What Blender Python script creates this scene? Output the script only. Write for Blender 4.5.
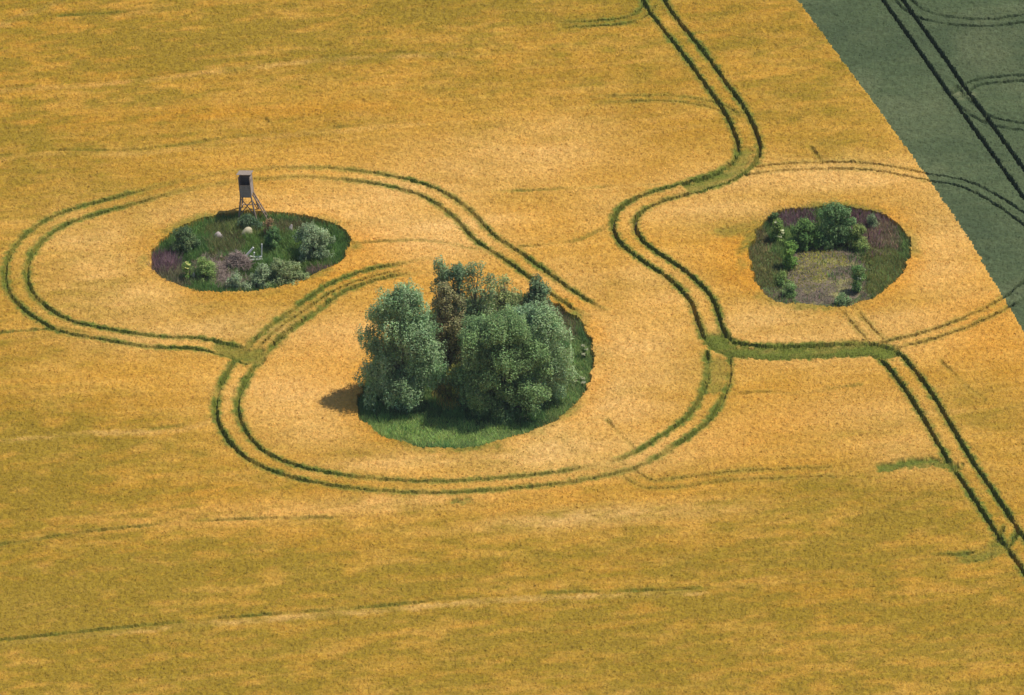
import bpy, math
import numpy as np
from mathutils import Vector

C = bpy.context.scene
for o in list(bpy.data.objects): bpy.data.objects.remove(o)
rng = np.random.default_rng(11)
R = math.radians

# ------------------------------------------------------------------ camera
ELEV, DIST, LENS = 30.0, 700.0, 307.6
FPX = 1024*LENS/36.0
ce, se = math.cos(R(ELEV)), math.sin(R(ELEV))
cam = bpy.data.cameras.new('camera'); camo = bpy.data.objects.new('camera', cam)
C.collection.objects.link(camo); C.camera = camo
camo.location = (0, -DIST*ce, DIST*se); camo.rotation_euler = (R(90-ELEV), 0, 0)
cam.lens = LENS; cam.sensor_width = 36; cam.clip_start = 1; cam.clip_end = 9000

# ------------------------------------------------------------------ light
SUN_AZ, SUN_EL = 17.0, 63.0          # azimuth counted from +x towards +y
w = bpy.data.worlds.new('World'); C.world = w; w.use_nodes = True
nt = w.node_tree; bg = nt.nodes['Background']
sky = nt.nodes.new('ShaderNodeTexSky'); sky.sky_type = 'NISHITA'; sky.sun_disc = False
sky.sun_elevation = R(SUN_EL); sky.sun_rotation = R(90-SUN_AZ); sky.air_density = 1.0; sky.dust_density = 0.6
nt.links.new(sky.outputs[0], bg.inputs[0]); bg.inputs[1].default_value = 0.10
sl = bpy.data.lights.new('sun', 'SUN'); sl.energy = 4.35; sl.angle = R(0.5); sl.color = (1.0, 0.94, 0.84)
so = bpy.data.objects.new('sun', sl); C.collection.objects.link(so)
sd = Vector((math.cos(R(SUN_EL))*math.cos(R(SUN_AZ)), math.cos(R(SUN_EL))*math.sin(R(SUN_AZ)), math.sin(R(SUN_EL))))
so.rotation_euler = sd.to_track_quat('Z', 'Y').to_euler(); so.location = sd*200
C.view_settings.view_transform = 'Standard'; C.view_settings.look = 'None'
C.view_settings.exposure = 0.0; C.view_settings.gamma = 1.0
C.view_settings.use_curve_mapping = False
C.render.engine = 'CYCLES'; C.cycles.max_bounces = 6

# ------------------------------------------------------------------ helpers
CAMP = np.array([0, -DIST*ce, DIST*se])
def gp(px, py, z=0.0):
    """survey point of the photo -> place on the plane at height z"""
    a = (px-512)/FPX; b = (347.5-py)/FPX
    d = np.array([a, ce+b*se, -se+b*ce])
    t = (z-CAMP[2])/d[2]
    p = CAMP+d*t
    return np.array([p[0], p[1]])
def gps(pts, z=0.0): return np.array([gp(x, y, z) for x, y in pts])

def catmull(P, step=0.12, closed=False):
    P = np.asarray(P, float); n = len(P); out = []
    segs = range(n) if closed else range(n-1)
    for i in segs:
        if closed: p0, p1, p2, p3 = P[(i-1) % n], P[i], P[(i+1) % n], P[(i+2) % n]
        else:
            p1, p2 = P[i], P[i+1]
            p0 = P[i-1] if i > 0 else 2*p1-p2
            p3 = P[i+2] if i+2 < n else 2*p2-p1
        m = max(2, int(np.linalg.norm(p2-p1)/step))
        t = np.linspace(0, 1, m, endpoint=False)[:, None]
        out.append(.5*((2*p1)+(-p0+p2)*t+(2*p0-5*p1+4*p2-p3)*t**2+(-p0+3*p1-3*p2+p3)*t**3))
    if not closed: out.append(P[-1:])
    return np.vstack(out)

def vnoise(x, y, scale, seed=0, ang=0.0, aspect=1.0, octv=1):
    """smooth value noise in [-1,1]; aspect>1 stretches along direction ang (degrees)"""
    c, s = math.cos(R(ang)), math.sin(R(ang))
    u = (x*c+y*s)/(scale*aspect); v = (-x*s+y*c)/scale
    tot = 0; amp = 1; den = 0
    for o in range(octv):
        r = np.random.default_rng(seed*97+o+5); T = r.uniform(-1, 1, (256, 256))
        uu = u*2**o+37.3; vv = v*2**o+91.7
        iu = np.floor(uu).astype(int); iv = np.floor(vv).astype(int)
        fu = uu-iu; fv = vv-iv; fu = fu*fu*(3-2*fu); fv = fv*fv*(3-2*fv)
        g = lambda a, b: T[a % 256, b % 256]
        n = (g(iu, iv)*(1-fu)+g(iu+1, iv)*fu)*(1-fv)+(g(iu, iv+1)*(1-fu)+g(iu+1, iv+1)*fu)*fv
        tot = tot+amp*n; den += amp; amp *= .55
    return tot/den*1.3

def inside(x, y, poly):
    res = np.zeros(x.shape, bool); n = len(poly)
    bx = (x > poly[:, 0].min()) & (x < poly[:, 0].max()) & (y > poly[:, 1].min()) & (y < poly[:, 1].max())
    xs, ys = x[bx], y[bx]; r = np.zeros(xs.shape, bool)
    for i in range(n):
        x0, y0 = poly[i]; x1, y1 = poly[(i+1) % n]
        if y0 == y1: continue
        c = ((y0 > ys) != (y1 > ys)) & (xs < (x1-x0)*(ys-y0)/(y1-y0)+x0)
        r ^= c
    res[bx] = r; return res

def sstep(a, b, x):
    t = np.clip((x-a)/(b-a), 0, 1); return t*t*(3-2*t)

def mesh_np(name, V, F, mat, parent=None, smooth=False, attrs=None, loc=None):
    """V (n,3), F (m,k) one face size"""
    me = bpy.data.meshes.new(name); V = np.asarray(V, np.float32); F = np.asarray(F, np.int32)
    me.vertices.add(len(V)); me.vertices.foreach_set('co', V.ravel())
    k = F.shape[1]
    me.loops.add(F.size); me.loops.foreach_set('vertex_index', F.ravel())
    me.polygons.add(len(F)); me.polygons.foreach_set('loop_start', np.arange(0, F.size, k, dtype=np.int32))
    me.polygons.foreach_set('loop_total', np.full(len(F), k, np.int32))
    me.polygons.foreach_set('use_smooth', np.full(len(F), smooth, bool))
    me.update(calc_edges=True)
    if attrs:
        for an, av in attrs.items():
            av = np.asarray(av, np.float32)
            if av.ndim == 1:
                a = me.attributes.new(an, 'FLOAT', 'POINT'); a.data.foreach_set('value', av)
            else:
                if av.shape[1] == 3: av = np.hstack([av, np.ones((len(av), 1), np.float32)])
                a = me.attributes.new(an, 'FLOAT_COLOR', 'POINT'); a.data.foreach_set('color', av.ravel())
    me.materials.append(mat)
    o = bpy.data.objects.new(name, me); C.collection.objects.link(o)
    if parent is not None: o.parent = parent
    if loc is not None: o.location = loc
    return o

def tag(o, label=None, cat=None, group=None, kind=None):
    if label: o['label'] = label
    if cat: o['category'] = cat
    if group: o['group'] = group
    if kind: o['kind'] = kind
    return o
def thing(name, loc, label, cat, group=None, rotz=0):
    o = bpy.data.objects.new(name, None); C.collection.objects.link(o)
    o.empty_display_size = .3; o.location = loc; o.rotation_euler = (0, 0, rotz)
    return tag(o, label, cat, group)

class MB:
    """collects boxes and tubes (quads) into one mesh"""
    def __init__(s): s.v = []; s.f = []; s.n = 0
    def add(s, V, F):
        V = np.asarray(V, float); s.v.append(V); s.f.append(np.asarray(F)+s.n); s.n += len(V)
    def box(s, c, d, M=None):
        c = np.array(c, float); d = np.array(d, float)/2
        V = np.array([[x, y, z] for x in (-1, 1) for y in (-1, 1) for z in (-1, 1)])*d
        if M is not None: V = V@M.T
        s.add(V+c, [[0, 1, 3, 2], [4, 6, 7, 5], [0, 4, 5, 1], [2, 3, 7, 6], [0, 2, 6, 4], [1, 5, 7, 3]])
    def tube(s, P, rad, k=7):
        P = np.asarray(P, float); rad = np.broadcast_to(rad, (len(P),)); rings = []
        for i, p in enumerate(P):
            t = P[min(i+1, len(P)-1)]-P[max(i-1, 0)]; t = t/(np.linalg.norm(t)+1e-9)
            a = np.cross(t, [0, 0, 1.]) if abs(t[2]) < .95 else np.cross(t, [1., 0, 0]); a /= np.linalg.norm(a)
            b = np.cross(t, a); th = np.linspace(0, 2*np.pi, k, endpoint=False)
            rings.append(p+rad[i]*(np.outer(np.cos(th), a)+np.outer(np.sin(th), b)))
        V = np.vstack(rings+[P[:1], P[-1:]]); F = []
        for i in range(len(P)-1):
            for j in range(k):
                F.append([i*k+j, i*k+(j+1) % k, (i+1)*k+(j+1) % k, (i+1)*k+j])
        a, b = len(P)*k, len(P)*k+1; L = (len(P)-1)*k
        for j in range(0, k, 1):
            F.append([a, (j+1) % k, j, j]); F.append([b, L+j, L+(j+1) % k, L+(j+1) % k])
        s.add(V, F)
    def build(s, name, mat, parent=None, smooth=False, loc=None):
        V = np.vstack(s.v); F = np.vstack(s.f)
        me = bpy.data.meshes.new(name)
        me.from_pydata(V.tolist(), [], [list(dict.fromkeys(f)) for f in F.tolist()])
        me.polygons.foreach_set('use_smooth', [smooth]*len(me.polygons)); me.materials.append(mat); me.update()
        o = bpy.data.objects.new(name, me); C.collection.objects.link(o)
        if parent is not None: o.parent = parent
        if loc is not None: o.location = loc
        return o

# ------------------------------------------------------------------ materials
def newmat(name, rough=.85):
    m = bpy.data.materials.new(name); m.use_nodes = True; n = m.node_tree
    b = n.nodes['Principled BSDF']; b.inputs['Roughness'].default_value = rough
    b.inputs['Specular IOR Level'].default_value = .2
    return m, n, b
def N(n, t, **kw):
    x = n.nodes.new(t)
    for k, v in kw.items():
        if k in x.inputs: x.inputs[k].default_value = v
        else: setattr(x, k, v)
    return x
def noise(n, scale, detail=3, rough=.55, vec=None):
    x = N(n, 'ShaderNodeTexNoise'); x.inputs['Scale'].default_value = scale
    x.inputs['Detail'].default_value = detail; x.inputs['Roughness'].default_value = rough
    if vec: n.links.new(vec, x.inputs['Vector'])
    return x.outputs['Fac']
def mixc(n, fac, a, b, mode='MIX'):
    x = N(n, 'ShaderNodeMix', data_type='RGBA', blend_type=mode); x.clamp_result = False
    for sock, v in ((x.inputs[0], fac), (x.inputs[6], a), (x.inputs[7], b)):
        if hasattr(v, 'is_output') or isinstance(v, bpy.types.NodeSocket): n.links.new(v, sock)
        else: sock.default_value = v if not isinstance(v, tuple) else (*v, 1) if len(v) == 3 else v
    return x.outputs[2]
def ramp(n, fac, lo, hi, a=0., b=1.):
    x = N(n, 'ShaderNodeMapRange', interpolation_type='SMOOTHSTEP')
    x.inputs['From Min'].default_value = lo; x.inputs['From Max'].default_value = hi
    x.inputs['To Min'].default_value = a; x.inputs['To Max'].default_value = b
    n.links.new(fac, x.inputs['Value']); return x.outputs[0]
def coords(n, scale=(1, 1, 1), rot=0):
    g = N(n, 'ShaderNodeNewGeometry'); m = N(n, 'ShaderNodeMapping')
    m.inputs['Scale'].default_value = scale; m.inputs['Rotation'].default_value = (0, 0, rot)
    n.links.new(g.outputs['Position'], m.inputs['Vector']); return m.outputs[0]
def attr(n, name, out='Fac'):
    return N(n, 'ShaderNodeAttribute', attribute_name=name).outputs[out]

def crop_material(name, base, lite, dark, green, pale, orange, olive):
    m, n, b = newmat(name, .8)
    v = coords(n); vs = coords(n, (.55, 1.0, 1.0), R(-12))
    c = mixc(n, ramp(n, noise(n, .10, 4, .6, vs), .38, .64), base, dark)
    c = mixc(n, ramp(n, noise(n, .45, 3, .6, vs), .42, .66, 0, .45), c, lite)
    m1 = N(n, 'ShaderNodeMapping'); m1.inputs['Rotation'].default_value = (0, 0, R(-8)); n.links.new(v, m1.inputs[0])
    m2 = N(n, 'ShaderNodeMapping'); m2.inputs['Scale'].default_value = (.05, 1.5, 1); n.links.new(m1.outputs[0], m2.inputs[0])
    dr = noise(n, 1.0, 3, .6, m2.outputs[0])
    c = mixc(n, ramp(n, dr, .42, .66, 0, .5), c, dark); c = mixc(n, ramp(n, dr, .44, .30, 0, .35), c, lite)
    s = N(n, 'ShaderNodeSeparateColor'); n.links.new(attr(n, 'cover', 'Color'), s.inputs[0])
    c = mixc(n, s.outputs[1], c, pale)
    c = mixc(n, s.outputs[2], c, orange)
    c = mixc(n, attr(n, 'olive'), c, olive)
    c = mixc(n, s.outputs[0], c, green)
    # ears catching and missing light: grain of single plants
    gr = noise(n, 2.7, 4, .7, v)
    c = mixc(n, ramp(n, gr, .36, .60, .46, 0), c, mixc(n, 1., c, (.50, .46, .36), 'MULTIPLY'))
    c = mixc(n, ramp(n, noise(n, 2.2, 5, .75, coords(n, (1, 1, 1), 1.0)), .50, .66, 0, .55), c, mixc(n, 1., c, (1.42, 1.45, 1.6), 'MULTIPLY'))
    n.links.new(c, b.inputs['Base Color'])
    bp = N(n, 'ShaderNodeBump'); bp.inputs['Strength'].default_value = .6; bp.inputs['Distance'].default_value = .10
    n.links.new(noise(n, 6.0, 4, .7, v), bp.inputs['Height']); n.links.new(bp.outputs[0], b.inputs['Normal'])
    return m
M_gold = crop_material('ripe_barley', (.605, .318, .040), (.69, .40, .082), (.46, .242, .020),
                       (.145, .17, .018), (.85, .53, .19), (.64, .275, .014), (.27, .188, .008))
M_green = crop_material('green_wheat', (.076, .106, .042), (.105, .13, .055), (.058, .084, .034),
                        (.04, .066, .022), (.15, .165, .075), (.12, .13, .05), (.06, .09, .035))

def soil_material(name, a, b2, c2, sc=.8):
    m, n, b = newmat(name, .95); v = coords(n)
    c = mixc(n, ramp(n, noise(n, sc, 5, .6, v), .38, .62), a, b2)
    c = mixc(n, ramp(n, noise(n, sc*.45, 4, .6, v), .5, .68), c, c2)
    c = mixc(n, ramp(n, noise(n, 9, 3, .7, v), .4, .65, .5, 0), c, mixc(n, 1., c, (.55, .52, .5), 'MULTIPLY'))
    n.links.new(c, b.inputs['Base Color'])
    bp = N(n, 'ShaderNodeBump'); bp.inputs['Strength'].default_value = .7; bp.inputs['Distance'].default_value = .08
    n.links.new(noise(n, 5.0, 4, .7, v), bp.inputs['Height']); n.links.new(bp.outputs[0], b.inputs['Normal'])
    return m
M_ground = soil_material('field_soil', (.085, .10, .035), (.06, .085, .03), (.14, .115, .07))
M_rut = soil_material('rut_soil', (.28, .20, .125), (.11, .12, .04), (.34, .25, .16), 1.3)
M_weedfloor = soil_material('weedy_floor', (.11, .16, .05), (.13, .17, .055), (.17, .16, .08))
M_mud = soil_material('dry_pond_mud', (.20, .155, .115), (.125, .11, .07), (.33, .30, .12), 1.2)

def leaf_material(name, transl=.22):
    m, n, b = newmat(name, .6)
    c = attr(n, 'leaf_color', 'Color'); v = coords(n)
    c = mixc(n, ramp(n, noise(n, 7, 2, .6, v), .35, .65), mixc(n, 1., c, (.82, .84, .86), 'MULTIPLY'), mixc(n, 1., c, (1.16, 1.14, 1.1), 'MULTIPLY'))
    n.links.new(c, b.inputs['Base Color'])
    t = N(n, 'ShaderNodeBsdfTranslucent'); n.links.new(c, t.inputs[0])
    mx = N(n, 'ShaderNodeMixShader'); mx.inputs[0].default_value = transl
    n.links.new(b.outputs[0], mx.inputs[1]); n.links.new(t.outputs[0], mx.inputs[2])
    n.links.new(mx.outputs[0], n.nodes['Material Output'].inputs[0])
    return m
M_leaf = leaf_material('leaves', .34); M_blade = leaf_material('weed_blades', .5); M_awn = leaf_material('barley_ears', .15)

def wood_material(name, a, b2, sc=8):
    m, n, b = newmat(name, .85)
    tc = N(n, 'ShaderNodeTexCoord'); mp = N(n, 'ShaderNodeMapping'); mp.inputs['Scale'].default_value = (1, 1, .15)
    n.links.new(tc.outputs['Object'], mp.inputs[0])
    c = mixc(n, ramp(n, noise(n, sc, 5, .65, mp.outputs[0]), .35, .65), a, b2)
    n.links.new(c, b.inputs['Base Color'])
    bp = N(n, 'ShaderNodeBump'); bp.inputs['Strength'].default_value = .4; bp.inputs['Distance'].default_value = .02
    n.links.new(noise(n, sc*3, 3, .6, mp.outputs[0]), bp.inputs['Height']); n.links.new(bp.outputs[0], b.inputs['Normal'])
    return m
M_bark = wood_material('bark', (.16, .14, .11), (.26, .225, .18))
M_stemwood = wood_material('shrub_stems', (.09, .07, .05), (.14, .11, .08))
M_greywood = wood_material('weathered_boards', (.30, .255, .225), (.40, .345, .30), 14)
M_pole = wood_material('brown_poles', (.27, .195, .145), (.37, .28, .21), 10)
M_roof = wood_material('roof_felt', (.24, .19, .155), (.32, .26, .21), 6)
M_dark = wood_material('dark_boards', (.20, .175, .16), (.27, .24, .21), 8)
M_white = wood_material('bleached_wood', (.76, .74, .68), (.84, .82, .76), 8)
M_dead = wood_material('dead_twigs', (.24, .18, .15), (.36, .28, .235), 5)
M_rock1 = wood_material('pale_stone', (.44, .38, .24), (.56, .49, .33), 5)
M_rock2 = wood_material('grey_stone', (.30, .255, .235), (.44, .385, .36), 6)

# ------------------------------------------------------------------ survey of the field
ZC = 0.6     # height of the standing crop
boundary = gps([(700, -137), (797, 0), (825, 38), (883.5, 117), (928, 179), (968, 238), (1024, 334), (1110, 480)], ZC)
d = boundary[0]-boundary[1]; boundary = np.vstack([boundary[1]+d*8, boundary]); d = boundary[-1]-boundary[-2]; boundary = np.vstack([boundary, boundary[-1]+d*12])
def z1(pts, s, ox, oy): return [(x/s+ox, y/s+oy) for x, y in pts]
# wheel tracks: (points px, gauge, rut half width, depth 0..1, green 0..1, wanders)
TR = [
 ('main', [(640, -40), (654, 0), (673, 27), (696, 56), (717, 85), (733, 108), (745, 131), (749, 149), (742, 164), (722, 177), (690, 187), (656, 197), (632, 209), (624, 224), (631, 241), (652, 258), (680, 277), (701, 299), (709, 320), (716, 336), (729, 346), (766, 351), (809, 350), (852, 348), (876, 349), (892, 358), (915, 386), (937, 421), (958, 457), (982, 492), (1006, 529), (1024, 554), (1056, 600), (1100, 660)], 1.8, .14, 1, 1.0),
 ('ring', [(718, 352), (719, 366), (718, 380), (710, 400), (696, 420), (664, 443), (627, 463), (569, 476), (516, 482), (437, 487), (374, 484), (316, 476), (279, 466), (253, 453), (235, 433), (227, 411), (230, 390), (246, 362), (276, 332), (304, 311), (335, 289), (375, 274), (432, 264)], 1.75, .14, .74, 1.0),
 ('ring_inner', [(253, 357), (282, 330), (309, 311), (340, 291), (380, 277), (420, 270)], .8, .09, .55, .6),
 ('west', [(140, 196), (92, 209), (55, 223), (29, 243), (16, 269), (24, 297), (60, 323), (101, 333), (152, 341), (194, 343), (230, 350), (253, 359)], 1.75, .135, .72, 1.0),
 ('north', [(140, 196), (175, 187), (215, 179), (260, 174), (300, 172), (340, 173.5), (387, 180), (431, 193), (462, 214), (485, 238), (518, 260), (551, 284), (579, 303), (594, 312)], 1.7, .13, .66, .95),
 ('east', [(742, 172), (775, 168), (840, 165), (883, 168), (925, 176), (959, 182), (987, 194), (1024, 218), (1070, 260)], 1.1, .10, .8, .35),
 ('corner', [(878, 347), (921, 337), (965, 322), (1006, 302), (1024, 288), (1070, 250)], 1.3, .10, .6, .45),
 ('green_main', [(868, -40), (894, 0), (913, 27), (956, 88), (987, 131), (1024, 183), (1070, 246)], 1.65, .15, 1, .5),
 ('green_head', [(898, -12), (907, 3), (925, 14), (952, 20), (987, 22), (1024, 18), (1070, 12)], 1.3, .13, .45, .8),
 ('green_loop', [(957, 95), (973, 83), (994, 79), (1024, 77), (1070, 76)], 1.0, .13, .5, .8),
 ('green_turn', [(950, 86), (962, 100), (976, 112), (996, 121), (1024, 126), (1070, 130)], 1.2, .12, .4, .8),
 ('old_north', [(590, 100), (621, 98), (668, 98), (700, 102), (722, 108), (736, 118)], 1.0, .08, .32, .5),
 ('old_top', [(560, 25), (584, 24), (620, 21), (640, 15), (650, 4)], 1.0, .10, .55, .6),
 ('old_low', [(600, 462), (622, 468), (648, 483), (690, 481), (740, 475), (830, 471)], 1.3, .07, .35, .4),
 ('turn_low', [(939, 559), (965, 557), (986, 553), (1003, 543), (1011, 528)], 1.2, .12, .7, .8),
 ('pond_link', [(845, 306), (858, 320), (870, 334), (880, 344)], 1.2, .08, .35, .4),
]
SINGLE = [  # faint single drill lines: points, green, pale
 ([(448, 192), (480, 192), (537, 190), (621, 186), (687, 183)], .55, .25, .3),
 ([(480, 252), (504, 248), (574, 241), (617, 220)], .45, .0, .4),
 ([(-40, 336), (0, 332), (60, 328), (90, 334)], .8, .2, .45),
 ([(-20, 250), (0, 246), (25, 238), (40, 232)], .4, .1, .3),
 ([(-60, 646), (0, 640), (85, 631), (212, 619), (340, 609), (464, 598), (569, 592), (700, 588)], .55, .9, .5),
 ([(-60, 550), (0, 544), (85, 532), (170, 523), (234, 519), (330, 517)], .5, .15, .4),
 ([(152, 429), (198, 422), (217, 408), (222, 396)], .4, .5, .2),
 ([(-60, 443), (0, 437), (83, 430), (150, 428)], .0, .8, .1),
 ([(-60, 94), (0, 87), (110, 80), (232, 66), (340, 55), (450, 50)], .15, .6, .25),
 ([(-20, 160), (0, 155), (60, 150), (140, 149), (250, 135), (420, 120)], .35, .3, .3),
 ([(-20, 28), (20, 12), (60, -4)], 0, .8, .1),
 ([(60, 16), (120, 12), (170, 4)], .5, .4, .4),
 ([(720, 396), (760, 391), (800, 392), (860, 384)], .35, .1, .4),
 ([(608, 420), (618, 433), (634, 447)], .5, 0, .5),
 ([(812, 148), (822, 163)], .4, 0, .6),
 ([(265, 118), (273, 128)], .4, 0, .6),
 ([(940, 360), (965, 385), (985, 400)], .3, 0, .3),
 ([(300, 236), (340, 243), (420, 240), (480, 250)], .5, 0, .3),
 ([(240, 470), (330, 508), (420, 506)], .0, .3, .0),
]
BAND = [  # weedy strips where both wheel runs meet: points, half width m, strength
 ([(716, 338), (728, 348), (745, 352), (785, 351), (830, 350), (868, 348), (886, 352)], 1.15, 1.0),
 ([(745, 152), (737, 166), (718, 178), (694, 186)], .95, .8),
 ([(221, 347), (240, 353), (252, 358), (258, 352)], .9, .8),
 ([(883, 467), (905, 463), (930, 462), (956, 466)], .7, .95),
 ([(966, 557), (985, 553), (1002, 545)], .6, .6),
 ([(716, 362), (717, 376), (713, 388)], .9, .55),
 ([(455, 501), (470, 501)], .4, .8),
 ([(724, 232), (742, 228), (762, 224)], .9, .45),
]
P_left = catmull(gps(z1([(95, 420), (108, 368), (180, 310), (280, 262), (400, 233), (500, 223), (600, 224), (740, 238), (830, 258), (900, 293), (935, 340), (925, 390), (880, 438), (800, 478), (700, 518), (600, 545), (500, 556), (400, 562), (300, 556), (230, 536), (165, 510), (112, 482)], 4.267, 130, 160), ZC), .3, True)
P_mid = catmull(gps(z1([(140, 590), (128, 540), (150, 450), (195, 370), (270, 290), (380, 225), (520, 190), (660, 180), (760, 202), (820, 235), (870, 280), (900, 350), (902, 430), (870, 510), (810, 570), (720, 622), (600, 662), (480, 685), (350, 683), (250, 663), (180, 628)], 3.31, 320, 240), ZC), .3, True)
P_right = catmull(gps(z1([(58, 400), (55, 330), (78, 270), (108, 200), (160, 145), (260, 112), (400, 97), (550, 84), (700, 112), (810, 140), (870, 190), (930, 250), (950, 310), (930, 400), (880, 480), (800, 552), (720, 610), (600, 640), (500, 642), (350, 636), (230, 625), (165, 590), (95, 525)], 5.56, 740, 190), ZC), .3, True)

# ------------------------------------------------------------------ grid of the standing crop
DX, DY = .115, .135
gx = np.arange(-60, 62, DX); gy = np.arange(-72, 80, DY)
X, Y = np.meshgrid(gx, gy)
jr = np.random.default_rng(3)
X = X+jr.uniform(-.3, .3, X.shape)*DX; Y = Y+jr.uniform(-.3, .3, X.shape)*DY
def dist_field(pts, rmax):
    D = np.full(X.shape, 9.0, np.float32); r = rmax+.3
    st = max(1, int(.22/.12))
    for k in range(0, len(pts), st):
        px, py = pts[k]
        i0 = int((px-r-gx[0])/DX); i1 = int((px+r-gx[0])/DX)+2; j0 = int((py-r-gy[0])/DY); j1 = int((py+r-gy[0])/DY)+2
        i0 = max(i0, 0); j0 = max(j0, 0)
        if i1 <= i0 or j1 <= j0 or i0 >= len(gx) or j0 >= len(gy): continue
        sub = D[j0:j1, i0:i1]
        np.minimum(sub, np.hypot(X[j0:j1, i0:i1]-px, Y[j0:j1, i0:i1]-py).astype(np.float32), out=sub)
    return D
def offset(P, g):
    T = np.gradient(P, axis=0); T /= np.linalg.norm(T, axis=1)[:, None]+1e-9
    return P+np.stack([-T[:, 1], T[:, 0]], 1)*g

cut = np.zeros(X.shape, np.float32); grn = np.zeros(X.shape, np.float32); pal = np.zeros(X.shape, np.float32); orn = np.zeros(X.shape, np.float32); oli = np.zeros(X.shape, np.float32)
edge_n = vnoise(X, Y, .35, 21, octv=2)
along = vnoise(X, Y, 2.2, 22, octv=2)
ribbons = []
for name, pts, g, hw, dep, gr in TR:
    P = catmull(gps(pts, ZC), .12)
    for sgn in (-1, 1):
        L = offset(P, sgn*g/2)
        D = dist_field(L, 1.4)
        Dn = D+edge_n*.05
        c = (1-sstep(hw*.75, hw*1.25, Dn))*(dep if dep >= .95 else dep*np.clip(.85+.45*along, 0, 1))
        cut = np.maximum(cut, c)
        grn = np.maximum(grn, (1-sstep(hw*1.0, hw+.50, D+edge_n*.2))*gr*np.clip(1+.45*along, .25, 1.2))
        if dep >= .66: ribbons.append((name, L, hw+.1))
for pts, g_, p_, dp in SINGLE:
    P = catmull(gps(pts, ZC), .12); D = dist_field(P, 1.8)
    k = np.clip(.7+.9*along, 0, 1)
    grn = np.maximum(grn, (1-sstep(.10, .36, D+edge_n*.1))*min(1, g_*1.15)*k)
    cut = np.maximum(cut, (1-sstep(.06, .2, D))*dp*.8*k)
    if p_: 
        D2 = dist_field(offset(P, -.7), 1.6)
        pal = np.maximum(pal, (1-sstep(.1, .7, D2+edge_n*.25))*p_*.55)
for pts, hw, st in BAND:
    P = catmull(gps(pts, ZC), .12); D = dist_field(P, hw+1.2)
    c = 1-sstep(hw*.55, hw*1.35, D+edge_n*.35+along*.12)
    grn = np.maximum(grn, c*st); cut = np.maximum(cut*(1-.45*c), c*st*.42)
for px, py, rx, ry, kc, kg in [(235, 176, 9, 4, .75, .65), (180, 186, 4, 3, .6, .5), (330, 173, 4, 3, .45, .3), (450, 486, 9, 3, .45, .3), (560, 476, 5, 3, .35, .2), (600, 315, 1.6, 2, .6, .3), (440, 264, 4, 3, .9, .6),
                              (150, 340, 4, 2, .3, .1), (930, 177, 4, 2, .2, .2), (370, 485, 4, 2, .3, .2), (795, 167, 4, 2, .5, .3)]:
    c = gp(px, py, ZC); q = np.exp(-((X-c[0])/rx)**2-((Y-c[1])/ry)**2)*np.clip(1+.4*along, .4, 1.2)
    cut *= np.clip(1-kc*q, 0, 1); grn *= np.clip(1-kg*q, 0, 1)
for nm, pts, g, hw, dep, gr in TR:
    ends = [pts[0]] if nm.startswith(('old', 'turn')) else [pts[-1]] if nm in ('ring_inner', 'north', 'ring') else [pts[0]] if nm in ('pond_link',) else []
    for px, py in ends:
        c = gp(px, py, ZC); q = np.exp(-((X-c[0])/1.7)**2-((Y-c[1])/1.7)**2); cut *= 1-.9*q; grn *= 1-.8*q
ponds = [P_left, P_mid, P_right]
inp = np.zeros(X.shape, bool); dp_all = []
for k, Pp in enumerate(ponds):
    ins = inside(X+edge_n*.07+vnoise(X, Y, .9, 140+k)*.16, Y+edge_n*.07+along*.22, Pp); inp |= ins
    D = dist_field(Pp, 4.0); dp_all.append(D)
    rim = (1-sstep(.3, 2.6, D+edge_n*.4))*np.clip(.45+.9*vnoise(X, Y, 4.0, 40+k, octv=2), 0, 1)
    orn = np.maximum(orn, rim*.5)
    grn = np.maximum(grn, (1-sstep(.1, 1.5, D+edge_n*.5))*np.clip(.1+1.0*vnoise(X, Y, 3.0, 50+k, octv=2), 0, .7))
cut = np.where(inp, 1.0, cut)

def blob(px, py, rx, ry, amp, arr, ang=0, nz=.6):
    """patch of different growth in the field; rx, ry in metres"""
    c = gp(px, py, ZC); dx, dy = X-c[0], Y-c[1]; ca, sa = math.cos(R(ang)), math.sin(R(ang))
    u = (dx*ca+dy*sa)/rx; v = (-dx*sa+dy*ca)/ry
    q = np.exp(-(u*u+v*v))*amp*np.clip(1+nz*PN, 0, 2)
    np.maximum(arr, q, out=arr) if amp > 0 else np.add(arr, q, out=arr)
PN = vnoise(X, Y, 2.4, 61, 14, 3.0, 3)
for a in [(205, 42, 12, 5, .50), (330, 45, 9, 3.5, .32), (440, 12, 14, 4, .36), (150, 60, 8, 3, .30), (580, 8, 7, 4, .32), (225, 135, 12, 3, .22),
          (800, 110, 7, 6, .30), (840, 140, 6, 6, .25), (470, 90, 3, 12, .18), (60, 455, 14, 6, .33), (20, 480, 9, 7, .36), (120, 495, 12, 4, .28), (150, 570, 16, 5, .34),
          (60, 620, 15, 7, .34), (300, 590, 18, 4, .26), (480, 560, 18, 5, .24), (620, 640, 22, 8, .30), (820, 500, 8, 6, .38), (880, 520, 9, 5, .38), (830, 560, 14, 7, .30),
          (980, 410, 3.6, 5, .45), (950, 640, 16, 10, .30), (740, 600, 14, 6, .28), (40, 150, 8, 8, .16), (110, 188, 9, 4, .22), (20, 196, 6, 5, .24), (640, 60, 9, 5, .15), (300, 660, 24, 9, .24),
          (735, 222, 6, 3.0, .34), (790, 195, 7, 2.0, .26), (700, 380, 3, 5, .25), (560, 520, 12, 3, .14), (30, 350, 5, 3, .15), (480, 452, 7, 2.4, .32), (390, 448, 6, 2, .22), (250, 300, 8, 2.5, .3), (845, 105, 4, 12, .2)]:
    a = (*a[:4], a[4]*1.35); blob(*a, oli, 8)
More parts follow.
